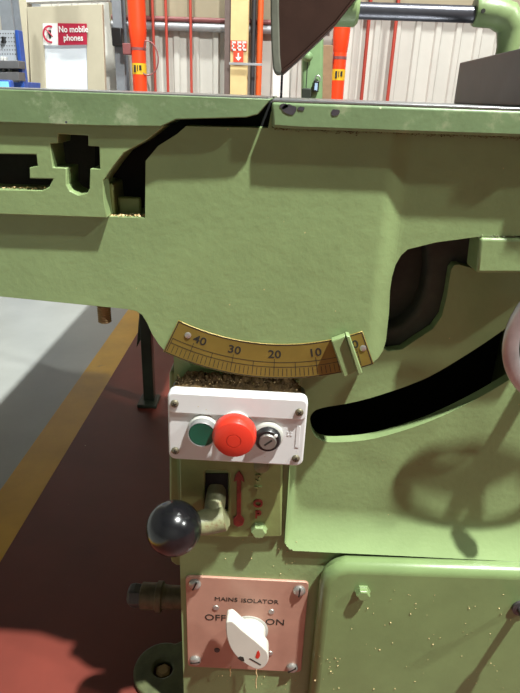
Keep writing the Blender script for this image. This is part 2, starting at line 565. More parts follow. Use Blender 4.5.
# orange ducts
def duct(pxs, Y, label, collar_y, label_y, strap_y, extra=False):
    c = W(pxs[0], 60, Y)
    r = 0.97 * (W(pxs[0] + pxs[1], 60, Y).x - W(pxs[0] - pxs[1], 60, Y).x) / 2
    t = thing('orange_duct', label, 'duct', (c.x, Y, 0), 'orange ducts on the back wall')
    zc = W(pxs[0], collar_y, Y).z
    obj('pipe', tube([(c.x, Y, 0.0), (c.x, Y, zc)], r, 28), ORANGE, t)
    obj('socket', lathe((c.x, Y, zc - 0.14), [(r, 0), (r * 1.04, 0.01), (r * 1.2, 0.14), (r * 1.22, 0.2), (r * 1.22, 1.9)], (0, 0, 1), 28), ORANGE, t)
    zl = W(pxs[0], label_y, Y).z
    lab = obj('warning_label', lathe((c.x, Y, zl - 0.055), [(r * 1.012, 0), (r * 1.012, 0.11)], (0, 0, 1), 28), YEL, t)
    bm = bmesh.new()
    for k, (dx, wd) in enumerate(((-0.55, 0.28), (-0.1, 0.12), (0.2, 0.3))):
        box(c.x + dx * r, c.x + (dx + wd) * r, Y - r * 1.035, Y - r * 0.8, zl - 0.035 + 0.01 * k, zl + 0.035, bm)
    obj('print', bm, INK, lab, smooth=False)
    zs = W(pxs[0], strap_y, Y).z
    obj('strap', lathe((c.x, Y, zs - 0.015), [(r * 1.0, 0), (r * 1.03, 0), (r * 1.03, 0.03), (r, 0.03)], (0, 0, 1), 28), MAROON, t)
    obj('bracket', box(c.x - r * 2.1, c.x - r * 0.95, Y - 0.05, Y + 0.05, zs - 0.06, zs + 0.05), MAROON, t, bevel=0.008)
    if extra:
        pts = [Vector((c.x + r * 0.9, Y - r * 0.6, zs))] + [Vector((c.x + r * 1.35 + 0.12 * math.cos(a_), Y - r * 0.7, zs - 0.09 + 0.17 * math.sin(a_))) for a_ in lin(1.7, -3.2, 16)]
        obj('wire_loop', tube(pts, 0.008, 6), MAROON, t)
    return t


duct((139, 7.3), WY - 0.45, 'wide orange duct with a wire loop, left of the cream column', 34, 69, 49, True)
duct((339.5, 7.0), WY - 0.45, 'wide orange duct showing between the saw guard and the steel rod', 38, 75, 58)
a = W(117, 36, WY - 0.42)
tag(obj('junction_box', box(a.x - 0.05, a.x + 0.06, WY - 0.46, WY - 0.345, a.z - 0.1, a.z + 0.08), BLACK, bevel=0.01), 'small black junction box on the grey steel post', 'box')

# ---- door with the red notice, at the left
DY = WY - 0.5


def PRY(pts, Yfun, thick, holes=()):
    """like PR, for a panel that stands at an angle: Yfun gives the distance at a pixel column"""
    loops = []
    ys = {}
    for l in [pts] + list(holes):
        lp = []
        for x_, y_ in l:
            p_ = W(x_, y_, Yfun(x_))
            lp.append((p_.x, p_.z))
            ys[(round(p_.x, 5), round(p_.z, 5))] = p_.y
        loops.append(lp)
    bm = prism(bmesh.new(), loops, 0.0, thick)
    for v in bm.verts:
        v.co.y += ys[(round(v.co.x, 5), round(v.co.z, 5))]
    return bm


dY = lambda x_: DY - 0.35 * (x_ - 27) / 75
d1 = tag(obj('door_1', PRY([(27, 7), (102, 4), (107, 140), (34, 140)], dY, 0.06, [[(42.5, 23), (86, 24), (88.5, 120), (47, 120)]]), CREAM, bevel=0.004),
         'cream door with frosted glass and red notice, standing ajar', kind='structure')
obj('glass_pane', PRY([(43, 24), (86, 24.6), (88.3, 119), (47, 119)], lambda x_: dY(x_) + 0.035, 0.008), SKYGLASS, d1, smooth=False)
fr = tag(obj('trim_1', PR([(17.5, -14), (26, -14), (31, 140), (23, 140)], DY + 0.05, DY + 0.2), CREAM, bevel=0.006), 'cream door frame post left of the door', kind='structure')
tag(obj('trim_2', PR([(26, -14), (108, -16), (108, 0), (26, 2.5)], DY + 0.05, DY + 0.2), SIGNW, bevel=0.006), 'pale head panel above the cream door', kind='structure')
tag(obj('window_1', PR([(25, 2), (40, 2), (44, 140), (31, 140)], DY + 0.24, DY + 0.26), SKYGLASS, smooth=False), 'glowing pane standing in for window light behind the door edge', kind='structure')
# notice: picture half and red half
sg = thing('no_phones_sign', 'red and white No mobile phones sign on the door glass', 'sign', W(64, 45, dY(64) - 0.01))
sY = lambda x_: dY(x_) - 0.012
obj('picture_panel', PRY([(42.6, 23.2), (57.6, 23.2), (58.2, 45.2), (43.2, 45.2)], sY, 0.008), SIGNW, sg, smooth=False)
obj('text_panel', PRY([(57.6, 23.2), (86.6, 23.6), (87, 44.6), (58.2, 45.2)], sY, 0.008), SIGNR, sg, smooth=False)
c = W(50.6, 34.3, sY(50.6) - 0.004)
bm = lathe(c, [(0.066, 0), (0.085, 0), (0.085, 0.004), (0.066, 0.004), (0.066, 0)], n=32, caps=False)
tube([c + Vector((-0.053, 0, 0.053)), c + Vector((0.053, 0, -0.053))], 0.008, 6, bm)
obj('prohibition_ring', bm, SIGNR, sg)
bm = box(c.x - 0.022, c.x + 0.022, c.y + 0.001, c.y + 0.004, c.z - 0.04, c.z + 0.04)
box(c.x + 0.01, c.x + 0.02, c.y + 0.001, c.y + 0.004, c.z + 0.04, c.z + 0.055, bm)
obj('phone_picture', bm, INK, sg, smooth=False)
for s_, y_ in (('No mobile', 29.5), ('phones', 38)):
    p = W(73.2, y_, sY(73.2) - 0.006)
    bm = text_bm(s_, 0, 0, 0, 0.082, depth=0.001, bold=0.0015)
    for v in bm.verts:
        v.co = Vector((p.x + v.co.x, p.y + v.co.y - 0.385 * v.co.x, p.z + v.co.z))
    obj('lettering', bm, SIGNW, sg, smooth=False)
ibeam(10.5, 12, WY - 1.15, STEELC, 'steel_upright', 'blue grey steel upright behind the pegboard at the far left')
tag(obj('cream_post', PR([(0, -14), (5, -14), (9, 140), (4, 140)], WY - 0.8, WY - 0.7), CREAM, bevel=0.005), 'narrow cream post at the far left edge behind the pegboard', 'post')

# ---- pegboard tool stand and screen, far left
PY = 4.6
t = thing('tool_stand', 'blue framed tool stand with pale pegboard and grey trays', 'tool stand', (W(8, 90, PY).x, PY, 0))
obj('pegboard', PR([(-25, 29), (16, 30.5), (19.5, 82), (-20, 80)], PY, PY + 0.02), PEG, t, smooth=False)
bm = bmesh.new()
for i in range(-4, 8):
    for j in range(6):
        p = W(i * 2.6 - 3 + j * 0.4 + 0.9, 33.5 + j * 4.1, PY - 0.001)
        lathe(p, [(0.0045, 0), (0.0045, 0.0015)], n=8, bm=bm)
tag(obj('peg_holes', bm, DARKSH, t, smooth=False), kind='stuff')
bm = PR([(14.5, 30), (18, 30), (24.5, 90), (20.6, 90)], PY - 0.03, PY + 0.05)
obj('frame_upright', bm, BLUE, t, bevel=0.004)
obj('frame_base', PR([(-25, 82), (24, 82), (25, 140), (-20, 140)], PY - 0.02, PY + 0.3), BLUE, t, bevel=0.004)
for y_, h_ in ((60.5, 8), (72, 9)):
    obj('tray', PR([(-25, y_), (18.4, y_), (19.2, y_ + h_), (-25, y_ + h_)], PY - 0.12, PY), DARKSH, t, bevel=0.006)
for (px, py) in ((1.5, 57.5), (4.5, 58), (3, 70), (9, 70.5)):
    obj('tool', PR([(px - 1, py - 1.2), (px + 1, py - 1.2), (px + 1.1, py + 3), (px - 1, py + 3)], PY - 0.05, PY - 0.01), SIGNW, t, bevel=0.003)
obj('hook', PR([(1.2, 36.5), (3.5, 36.5), (3.7, 43), (1.4, 43)], PY - 0.04, PY), BLACK, t, bevel=0.003)
MY = 3.6
t = thing('control_screen', 'small lit cyan screen in front of the blue tool stand', 'screen', (W(2, 96, MY).x, MY, W(2, 97, MY).z))
obj('bezel', PR([(-22, 79), (10, 80), (12, 95), (-20, 96)], MY, MY + 0.05), BLUE, t, bevel=0.01)
obj('display', PR([(-20, 81), (8.3, 81.4), (10, 92.5), (-18, 93)], MY - 0.002, MY), SCREEN, t, smooth=False)
obj('stand', PR([(-10, 95), (0, 95), (8, 330), (-2, 330)], MY + 0.01, MY + 0.05), BLUE, t, bevel=0.005)

# ---- green machine, notice and box seen under the guard
BY = 4.2
bx_ = W(313, 70, BY)
t = thing('green_column_machine', 'pale green machine column with a ball knob behind the saw guard', 'machine', (bx_.x, BY, 0))
obj('column_body', PR([(303.5, -30), (325, -30), (321.5, 160), (301.5, 160)], BY, BY + 0.25), GREENB, t, bevel=0.02)
p = W(307.5, 57, BY)
obj('ball_knob', lathe(p, [(0, 0.075), (0.012, 0.073), (0.024, 0.062), (0.031, 0.045), (0.032, 0.035), (0.027, 0.018), (0.012, 0.008), (0.010, 0)], n=20), GREENB, t)
obj('seam_strip', PR([(307.2, 62), (308, 62), (306.5, 88), (305.7, 88)], BY - 0.004, BY), GREENK, t, smooth=False)
obj('foot_block', PR([(302, 88.3), (311.5, 88.3), (311, 120), (301, 120)], BY - 0.06, BY), GREENK, t, bevel=0.006)
q = thing('padlock', 'small padlock with pale blue face hanging on the green machine', 'padlock', W(316, 92, BY - 0.02))
pb = obj('body', PR([(314, 80.5), (319.5, 81), (318.5, 92), (313.2, 91.5)], BY - 0.05, BY - 0.008), BLACK, q, bevel=0.004)
obj('face', PR([(315, 83), (317.8, 83.2), (317.2, 90.5), (314.4, 90)], BY - 0.053, BY - 0.05), mat('pale_blue_label', (0.35, 0.5, 0.7), 0.4), pb, smooth=False)
p = W(317.5, 80.5, BY - 0.025)
obj('shackle', tube([p + Vector((0.019 * math.cos(a_), 0, 0.03 * math.sin(a_))) for a_ in lin(0, math.pi, 12)], 0.004, 8), CHROME, q)
tag(obj('brown_board', PR([(322, 45), (333, 45), (329, 182), (318.5, 182)], WY - 0.75, WY - 0.70), BROWNB, bevel=0.006), 'narrow brown board between the green machine and the orange duct', 'board')
tag(obj('paper_notice', PR([(273, 66), (289.5, 66), (288.8, 101), (272.5, 101)], WY + 0.015, WY + 0.026), SIGNW, smooth=False), 'white paper notice on the wall behind the saw blade', 'notice')

# ------------------------------------------------------------------ THE SAW BENCH
LIP, SFACE, PL, RSEC, COLY, REC, COVY = 0.536, 0.541, 0.550, 0.556, 0.578, 0.595, 0.552
TOP = 0.880
saw = thing('saw_bench', 'large green cast iron tilting saw bench with brass angle scale', 'saw bench', (0.15, 0.9, 0))

# table right of the blade: green casting with a bare iron top
lipR = [(271.5, 101), (272, 127.5), (300, 129.5), (345, 131), (400, 133), (520, 137), (760, 146)]
pr = XZ(lipR, LIP)
loop = [(pr[0][0], TOP - 0.0022)] + pr[1:] + [(pr[-1][0], TOP - 0.0022)]
bm = prism(bmesh.new(), [loop], LIP, 1.25)
obj('table_casting', bm, GREENW, saw, bevel=0.0025)
obj('table_surface', box(pr[0][0] + 0.0005, pr[-1][0], LIP + 0.001, 1.25, TOP - 0.0022, TOP), IRON, saw, bevel=0.0006, seg=2)
obj('gap_shade_block', box(pr[0][0] - 0.03, pr[0][0] - 0.0005, LIP + 0.045, 0.80, TOP - 0.05, TOP - 0.003), INNERB, saw, smooth=False)  # added black block, fills the gap between the tables with shade
# chips knocked out of the lip paint
for cx, cy, rx, ry in ((290, 110, 8, 6), (336, 112.5, 4.5, 4), (301, 108.5, 3.5, 2.5), (284, 106, 4, 3)):
    pts = []
    for k in range(11):
        a_ = 2 * math.pi * k / 11
        rr = random.uniform(0.7, 1.15)
        pts.append((cx + rx * rr * math.cos(a_), max(103.5, cy + ry * rr * math.sin(a_))))
    obj('paint_chip', PR(pts, LIP - 0.0004, LIP + 0.002), mat('bare_dark_iron', (0.06, 0.055, 0.065), 0.5, 0.3, var=0.3, scale=80), saw)

# quadrant casting
plate = [(-185, 196), (100, 208), (105, 216.5), (145, 218), (145.5, 161), (158, 146), (177, 134), (186, 126), (268, 128), (271, 112)]
plateR = [(400, 115), (600, 121), (600, 234), (478, 237), (455, 240), (436, 242.5), (420, 246.5)]
plate2 = [(409, 251), (402, 257.5), (396.5, 267), (393, 279), (391, 292), (390, 315), (387, 343), (384, 353), (379, 360), (372, 364.5), (364, 366)]
arc_c = (0.004, H - 0.006)
arcs = []
for a_ in lin(20, -25, 24):
    arcs.append((arc_c[0] + 0.2695 * math.sin(R(a_)), arc_c[1] - 0.2695 * math.cos(R(a_))))
plate3 = [(158.5, 344), (152, 334), (147, 323), (142, 315), (136, 311), (128, 309.3), (0, 296.5), (-185, 280)]
loop = XZ(plate, PL) + XZ(plateR, RSEC) + XZ(plate2, PL) + arcs + XZ(plate3, PL)
bm = prism(bmesh.new(), [loop], PL, PL + 0.026)
xa, xb = W(384, 180, PL).x, W(410, 180, PL).x
slice_grid(bm, lin(xa - 0.002, xb + 0.002, 13), [])
for v in bm.verts:
    v.co.y += (RSEC - PL) * sm(xa, xb, v.co.x)
quad = obj('quadrant_casting', bm, GREEN, saw, bevel=0.002, seg=3, angle=50)

bm = crumbs([W(x_, 127.6 + (x_ - 272) * 0.037 + abs(random.gauss(0, 1.6)), RSEC - 0.004 if x_ > 400 else PL - 0.001) for x_ in [random.uniform(272, 530) for _ in range(500)]], 0.0011)
tag(obj('lip_grime', bm, mat('brown_grime', (0.10, 0.075, 0.03), 0.9, var=0.4), saw, smooth=False), kind='stuff')

# brass scale on the quadrant
def arcpt(r, a_):
    return (arc_c[0] + r * math.sin(R(a_)), arc_c[1] - r * math.cos(R(a_)))


RO, RI = 0.2705, 0.2305
A0, A1 = -25.2, 23.2
loop = [arcpt(RO, a_) for a_ in lin(A0, A1, 40)] + [arcpt(RI, a_) for a_ in lin(A1, A0, 40)]
SC = PL - 0.0016
scale = obj('angle_scale', prism(bmesh.new(), [loop], SC, PL - 0.0001), BRASS, quad, bevel=0.0004, seg=1)
bm = bmesh.new()


def line2(bm, p, q, wd, Y):
    p, q = Vector(p), Vector(q)
    d = (q - p).normalized()
    n = Vector((-d.y, d.x)) * wd / 2
    vs = [bm.verts.new((v.x, Y, v.y)) for v in (p - n, q - n, q + n, p + n)]
    bm.faces.new(vs)


for k in range(0, 46):
    a_ = 20.5 - k
    r0 = 0.2475 if k % 10 == 0 else (0.2515 if k % 5 == 0 else 0.2585)
    line2(bm, arcpt(r0, a_), arcpt(0.2675, a_), 0.0006, SC - 0.00015)
for r_ in (0.2515, 0.2570):
    pts = [arcpt(r_, a_) for a_ in lin(20.5, -24.5, 46)]
    for p, q in zip(pts, pts[1:]):
        line2(bm, p, q, 0.0006, SC - 0.00015)
for r_ in (RI + 0.0012, RO - 0.0012):
    pts = [arcpt(r_, a_) for a_ in lin(A0 + 0.2, A1 - 0.2, 50)]
    for p, q in zip(pts, pts[1:]):
        line2(bm, p, q, 0.0009, SC - 0.00015)
for a_ in (A0 + 0.3, A1 - 0.3):
    line2(bm, arcpt(RI + 0.001, a_), arcpt(RO - 0.001, a_), 0.0009, SC - 0.00015)
bm2 = bm
for v_ in (40, 30, 20, 10, 0):
    a_ = 20.5 - v_ + (1.2 if v_ == 40 else 0.0)
    p = arcpt(0.2425, a_)
    tb = text_bm(str(v_), p[0], p[1], SC - 0.00012, 0.0125, ang=R(a_), depth=0.0001, bold=0.0002, sx=1.12)
    me = bpy.data.meshes.new('t')
    tb.to_mesh(me)
    tb.free()
    bm2.from_mesh(me)
    bpy.data.meshes.remove(me)
obj('scale_markings', bm2, INK, quad, smooth=False)
for a_, r_ in ((-21.5, 0.2415), (22.0, 0.249)):
    p = arcpt(r_, a_)
    o = obj('rivet', lathe((p[0], SC, p[1]), [(0.0034, 0), (0.0034, 0.0006), (0.002, 0.0012), (0.0013, 0.0012)], n=16), SCREW, quad)
# folded pointer
pf = [(331, 341), (345.5, 335.5), (358, 371), (344, 378.5)]
ptr = obj('pointer', PR(pf, SC - 0.009, SC - 0.0005), GREEN, saw, bevel=0.0015)
obj('pointer_flange', PR([(346, 336), (350, 336.5), (362.5, 373), (358.5, 376)], SC - 0.013, SC - 0.0005), GREEN, ptr, bevel=0.001)
# rail bar at the right of the opening
obj('cross_bar', PR([(480.5, 238), (600, 240), (600, 274), (500, 273.5), (476, 273.5)], RSEC - 0.004, RSEC + 0.03), GREEN, saw, bevel=0.003)
bm = crumbs([W(random.uniform(478, 545), random.gauss(237, 0.8), RSEC - 0.001) for _ in range(160)], 0.0009)
tag(obj('seam_crust', bm, LEVER, saw, smooth=False), kind='stuff')
# inside of the opening: inner web and deep back plate
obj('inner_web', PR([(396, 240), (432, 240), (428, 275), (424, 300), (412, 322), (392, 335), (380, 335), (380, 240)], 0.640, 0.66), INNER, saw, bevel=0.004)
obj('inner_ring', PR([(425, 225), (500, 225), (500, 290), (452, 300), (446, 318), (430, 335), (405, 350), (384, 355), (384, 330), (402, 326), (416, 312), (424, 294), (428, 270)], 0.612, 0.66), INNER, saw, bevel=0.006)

# pedestal: column face, dished recess and curved slot in one casting
bodyo = [(177, 350), (378, 346), (388, 351.5), (402, 349.5), (416, 340), (433, 329), (442, 316), (447, 296), (451, 270), (454.5, 265), (459, 264.5), (478, 270), (620, 274)]
slot = [(310, 421), (312.5, 413), (322, 408), (355, 402), (385, 393.5), (412, 384), (437, 372.5), (480, 346), (520, 318), (556, 290), (575, 318),
        (548, 352), (520, 373), (480, 397), (440, 417), (405, 430), (372, 439), (345, 442), (325, 441.5), (314, 435)]
lo_ = XZ(bodyo, REC)
lo_ = lo_ + [(lo_[-1][0], 0.0), (W(181, 600, COLY).x, 0.0), (W(181, 600, COLY).x, lo_[0][1])]
bm = prism(bmesh.new(), [lo_, XZ(smooth_loop(slot), REC)], REC, REC + 0.014)
eX, eZ = W(287, 500, COLY).x, W(400, 552, COLY).z
TRAY = 0.571
slice_grid(bm, [eX - 0.0004] + lin(eX, eX + 0.012, 12) + lin(eX + 0.015, eX + 0.03, 5) + lin(eX + 0.05, 0.42, 9),
           [eZ - 0.0004] + lin(eZ, eZ + 0.012, 12) + lin(eZ + 0.015, eZ + 0.09, 24) + lin(eZ + 0.11, eZ + 0.26, 8))
cr = 0.011


def bodyY(v):
    """column face outside, a shallow tray with a proud rounded lip inside"""
    x_, z_ = v.x - eX + 1e-5, v.z - eZ + 1e-5
    inside = x_ > 0 and z_ > 0
    if inside and x_ < cr and z_ < cr:
        inside = math.hypot(cr - x_, cr - z_) <= cr
    if not inside:
        return COLY
    a_, b_ = max(x_ * 1.7, 1e-5), max(z_ * 0.34, 1e-5)
    d_ = (a_ ** -2.2 + b_ ** -2.2) ** (-1 / 2.2)
    t_ = min(1, d_ / 0.017)
    return REC - (REC - TRAY) * (1 - t_) ** 1.8


for v in bm.verts:
    v.co.y += bodyY(v.co) - REC
ped = obj('pedestal_front', bm, GREEN, saw, bevel=0.0012, seg=2, angle=60, lim=80)
X0, X1 = W(181, 600, COLY).x, lo_[len(bodyo) - 1][0]
bm = box(X0, X0 + 0.02, COLY + 0.004, 1.15, 0, 0.60)
box(X1 - 0.02, X1, COLY + 0.03, 1.15, 0, 0.84, bm)
box(X0, X1, 1.13, 1.15, 0, 0.84, bm)
obj('pedestal_shell', bm, GREEND, saw)
obj('cavity_shade_sheet', box(X0 + 0.021, X1 - 0.021, 0.80, 0.82, 0.02, 0.84), INNERB, saw, smooth=False)  # added black sheet that keeps the cavity behind the slot dark
# rear flange left of the column
obj('rear_flange', PR([(169, 372), (184, 372), (186, 566), (176, 566), (171, 562), (169.5, 550)], 0.590, 0.64), GREEND, saw, bevel=0.003)
# lever panel, proud of the column
LPY = COLY - 0.008
pan = [(179, 455), (283, 455), (281.5, 537), (230, 538), (199, 536), (181, 536)]
slotl = [(205, 473), (209, 470), (225, 470.5), (229, 474), (228, 512), (204, 511)]
lp = obj('lever_panel', PR(pan, LPY, COLY + 0.0005, [slotl]), GREEND, saw, bevel=0.0025)
obj('lever_slot_back', PR([(205.5, 474), (228, 474), (227.5, 511), (204.5, 510)], LPY + 0.006, LPY + 0.0075), INNERB, lp, smooth=False)  # black sheet in place of the slot's shaded depth
# raised red arrow
bm = PR([(236.6, 481), (233.6, 482.5), (235, 476), (239, 471), (243, 477), (244.6, 483), (241.2, 481), (241, 516), (244.5, 520), (243, 525.5), (238, 527.5), (233.5, 525), (233, 519), (236.5, 515.5)], LPY - 0.0028, LPY)
obj('raised_arrow', bm, REDP, lp, bevel=0.001)
for ch, yy in (('S', 478), ('T', 490), ('O', 503), ('P', 514)):
    p = W(258, yy, LPY)
    text('raised_letter', ch, p.x, p.z, LPY - 0.0012, 0.015, GREEND if ch in 'ST' else REDP, lp, depth=0.0014, bold=0.0005)
p = W(259, 528.5, LPY)
hexbolt(p, 0.0098, 0.009, GREEN, lp)
p = W(261.5, 466, LPY)
obj('plug', lathe(p, [(0.009, 0), (0.009, 0.002), (0.006, 0.004), (0, 0.0045)], n=20), LEVER, lp)
# lever with ball knob
lv = obj('lever', tube([W(217, 487, 0.582), W(216, 497, 0.572), W(214.5, 508, 0.556), W(213.5, 518, 0.545)], [0.0125, 0.0125, 0.0125, 0.011], 16), LEVER, saw)
obj('boss', tube([W(226.5, 518, 0.545), W(225, 518.5, 0.545), W(210, 521, 0.543), W(200, 523, 0.538), W(186, 526, 0.527)], [0.010, 0.0145, 0.0155, 0.0145, 0.011], 20), LEVER, lv)
c = W(174, 528, 0.515)
ax = (W(186, 526, 0.527) - W(213, 521, 0.545)).normalized()
rb = 0.0315
prof = [(rb * math.sin(a_), -rb * math.cos(a_)) for a_ in lin(0.36, math.pi, 20)]
prof[-1] = (0, rb)
obj('ball_knob', lathe(c, prof, ax, 40), BALL, lv)
# lower cover
cov = [(318, 800), (318.5, 606), (320, 590), (324, 578), (333, 569.5), (347, 566), (520, 572), (620, 576), (620, 800)]
lo_ = XZ(cov, COVY)
lo_[0] = (lo_[1][0], 0.03)
lo_[-1] = (lo_[-2][0], 0.03)
cv = obj('lower_cover', prism(bmesh.new(), [lo_], COVY, COLY + 0.0005), GREENC, saw, bevel=0.0235, seg=8, angle=60)
p = W(363, 594.5, COVY - 0.006)
obj('cover_bolt', lathe((p.x, COVY + 0.0005, p.z), [(0.0105, 0), (0.0105, 0.003), (0.0092, 0.0032), (0.0092, 0.009), (0.0075, 0.0105)], n=6), GREENC, cv, bevel=0.001, seg=2, smooth=False)
p = W(520.5, 607, COVY)
kb = obj('cover_knob', lathe((p.x, COVY + 0.0005, p.z), [(0.0115, 0), (0.0115, 0.004), (0.006, 0.005), (0.005, 0.03)], n=20), CAP, cv)
obj('knob_ball', lathe((p.x, COVY - 0.028, p.z), [(0.005, 0), (0.009, 0.003), (0.0105, 0.009), (0.008, 0.016), (0, 0.019)], n=20), BLACK, kb)
# sawdust flecks lying on the cover and the panels
fl = [W(random.uniform(325, 515), random.uniform(590, 690), COVY - 0.0006) for _ in range(70)]
fl += [W(random.gauss(330, 6), random.uniform(655, 690), COVY - 0.0006) for _ in range(14)]
fl += [W(random.uniform(190, 300), random.uniform(538, 575), COLY - 0.0006) for _ in range(26)]
fl += [W(random.uniform(190, 306), random.uniform(674, 692), COLY - 0.0006) for _ in range(26)]
tag(obj('sawdust_flecks', crumbs(fl, 0.0011), SLIGHT, saw, smooth=False), kind='stuff')
# conduit stub and foot lug at the left of the column
PYC = 0.67
a = W(150, 596, PYC)
cn = obj('conduit_stub', tube([(W(156, 596, PYC).x, PYC, a.z), (X0 + 0.012, PYC, a.z)], 0.018, 22), PIPE, saw)
obj('collar', lathe((W(141, 596, PYC).x, PYC, a.z), [(0.017, 0), (0.0205, 0.002), (0.0205, 0.024), (0.0235, 0.026), (0.0235, 0.034), (0.0195, 0.036), (0.018, 0.042)], (1, 0, 0), 22), PIPE, cn)
obj('cap', lathe((W(128, 596, PYC).x, PYC, a.z), [(0.010, 0), (0.018, 0.004), (0.0195, 0.012), (0.018, 0.024)], (1, 0, 0), 6), CAP, cn, smooth=False, bevel=0.002)
lc = G(163, 668, 0.014)
bm = bmesh.new()
ring = [(lc.x + 0.048 * math.cos(a_), lc.y + 0.05 * math.sin(a_)) for a_ in lin(R(75), R(285), 22)]
ring = [(X0 + 0.01, lc.y + 0.075)] + ring + [(X0 + 0.01, lc.y - 0.055)]
hole = [(lc.x + 0.016 * math.cos(a_), lc.y + 0.016 * math.sin(a_)) for a_ in [2 * math.pi * k / 16 for k in range(16)]]
prism(bm, [ring, hole], 0, 0.014)
for v in bm.verts:
    v.co = Vector((v.co.x, v.co.z, v.co.y))
lug = obj('foot_lug', bm, mat('shaded_dusty_olive_paint', (0.085, 0.095, 0.04), 0.5, var=0.3, scale=40, bump=0.3), saw, bevel=0.004)  # column's shadow put into a darker olive, besides the dust
obj('floor_bolt', lathe((lc.x, lc.y, 0), [(0.013, 0), (0.013, 0.008), (0.009, 0.011)], (0, 0, 1), 6), RUST, lug, smooth=False)
# support leg under the sliding table and threaded stud
lg = G(149, 404)
st_ = obj('support_leg', box(lg.x - 0.016, lg.x + 0.016, lg.y, lg.y + 0.03, 0.012, 0.70), GREENK, saw, bevel=0.003)
obj('leg_foot', box(lg.x - 0.03, lg.x + 0.028, lg.y - 0.03, lg.y + 0.045, 0, 0.012), GREENK, st_, bevel=0.003)
bp = [W(137, 347, lg.y + 0.01), W(148, 325, lg.y + 0.01), W(148, 300, lg.y + 0.01), W(140, 310, lg.y + 0.01)]
obj('gusset', prism(bmesh.new(), [[(q.x, q.z) for q in bp]], lg.y + 0.005, lg.y + 0.02), GREENK, st_)
p0, p1 = W(105, 322, PL + 0.012), W(105, 300, PL + 0.012)
pts, rr = [], []
n_ = 22
for k in range(n_):
    pts.append(Vector((p0.x, PL + 0.012, p0.z + (p1.z - p0.z) * k / (n_ - 1))))
    rr.append(0.0058 if k in (0,) else (0.0072 if k % 2 else 0.0062))
obj('threaded_stud', tube(pts, rr, 16), RUST, saw, smooth=False)
# saw blade, edge on
p = W(281.5, 90, 0.84)
n_ = 48
rb = 0.15
tooth = []
for k in range(n_):
    a_ = 2 * math.pi * k / n_
    for rr_, da in ((rb, 0), (rb - 0.012, 0.025)):
        tooth.append((1.0 + rr_ * math.cos(a_ + da), TOP - 0.085 + rr_ * math.sin(a_ + da)))
bm = prism(bmesh.new(), [tooth], p.x - 0.0016, p.x + 0.0016)
for v in bm.verts:
    v.co = Vector((v.co.y, v.co.x, v.co.z))
obj('saw_blade', bm, BLACKP, saw, smooth=False)
# handwheel at the right, mostly out of frame
WHY = 0.538
rim = W(512.5, 334, WHY)
RW = 0.080
wc = Vector((rim.x + RW, WHY, rim.z))
TILT = R(4)


def wheel(bm):
    for v in bm.verts:
        q_ = v.co - wc
        v.co = wc + Vector((q_.x, q_.y * math.cos(TILT) - q_.z * math.sin(TILT), q_.y * math.sin(TILT) + q_.z * math.cos(TILT)))
    return bm


bm = tube([wc + Vector((RW * math.cos(a_), 0, RW * math.sin(a_))) for a_ in [2 * math.pi * k / 56 for k in range(56)]], 0.0085, 18, closed=True)
for v in bm.verts:
    v.co.y = wc.y + (v.co.y - wc.y) * 0.4
hw = obj('handwheel', wheel(bm), CHROME, saw)
for a_ in (0.75, 0.75 + 2.094, 0.75 + 4.189):
    obj('spoke', wheel(tube([wc + Vector((0, 0.003, 0)), wc + Vector((RW * math.cos(a_), 0, RW * math.sin(a_)))], [0.006, 0.004], 12)), CHROME, hw)
obj('hub', wheel(lathe(wc + Vector((0, 0.05, 0)), [(0.009, 0), (0.009, 0.036), (0.013, 0.042), (0.013, 0.054), (0.010, 0.058)], n=24)), CHROME, hw)
hp = wc + Vector((-0.012, 0, -RW))
obj('handle', lathe(hp, [(0.005, 0), (0.006, 0.012), (0.0085, 0.03), (0.009, 0.055), (0.006, 0.066), (0, 0.07)], (0.16, -0.03, -1), n=18), BLACK, hw)

# ------------------------------------------------------------------ sliding table
sl = thing('sliding_table', 'green sliding table with slotted end, left of the saw blade', 'sliding table', (-0.2, 0.9, 0.78))
XL = -0.42
lipL = [(100, 126), (161, 126.5), (176, 119.5), (246, 117.5), (258, 114.5), (269.5, 101.5)]
pl_ = XZ(lipL, LIP)
zl = W(100, 126, LIP).z
loop = [(XL, TOP), (XL, zl + 0.0)] + pl_[:-1] + [(pl_[-1][0], TOP - 0.0015), (pl_[-1][0], TOP)]
obj('table_top', prism(bmesh.new(), [loop], LIP, 2.10), GREENS, sl, bevel=0.0022)
obj('table_surface', box(XL, pl_[-1][0] - 0.001, LIP + 0.002, 2.10, TOP, TOP + 0.0012), IRON, sl, smooth=False)
face = [(-90, 116), (163, 123), (163.5, 127), (147, 140), (124, 153), (113, 167), (103, 181), (104, 200), (107, 218), (-90, 211.5)]
fz = XZ(face, SFACE)
fz[0] = (XL, fz[0][1])
fz[-1] = (XL, fz[-1][1])
cross = [(50, 143.5), (57.5, 143.5), (58.5, 134), (88, 135.5), (88, 146), (99, 146.5), (100, 169), (90, 168.5), (89.5, 188), (87, 193), (78, 195), (70, 191), (66.5, 185), (66.5, 168), (53, 167.5)]
lslot = [(-125, 152), (36, 154.5), (37.5, 166), (29.5, 167.5), (29.5, 178.5), (53, 179), (49, 187), (42, 190.5), (-125, 186)]
bm = prism(bmesh.new(), [fz, XZ(cross, SFACE), XZ(lslot, SFACE)], SFACE, SFACE + 0.035)
obj('end_casting', bm, GREEN, sl, bevel=0.0008, seg=2)
obj('web', box(XL, -0.11, SFACE + 0.07, SFACE + 0.09, 0.755, TOP - 0.02), INNER, sl, smooth=False)
obj('channel_floor', PR([(-150, 190), (46, 192), (46, 196), (-150, 196)], SFACE + 0.035, SFACE + 0.07), INNER, sl, bevel=0.002)
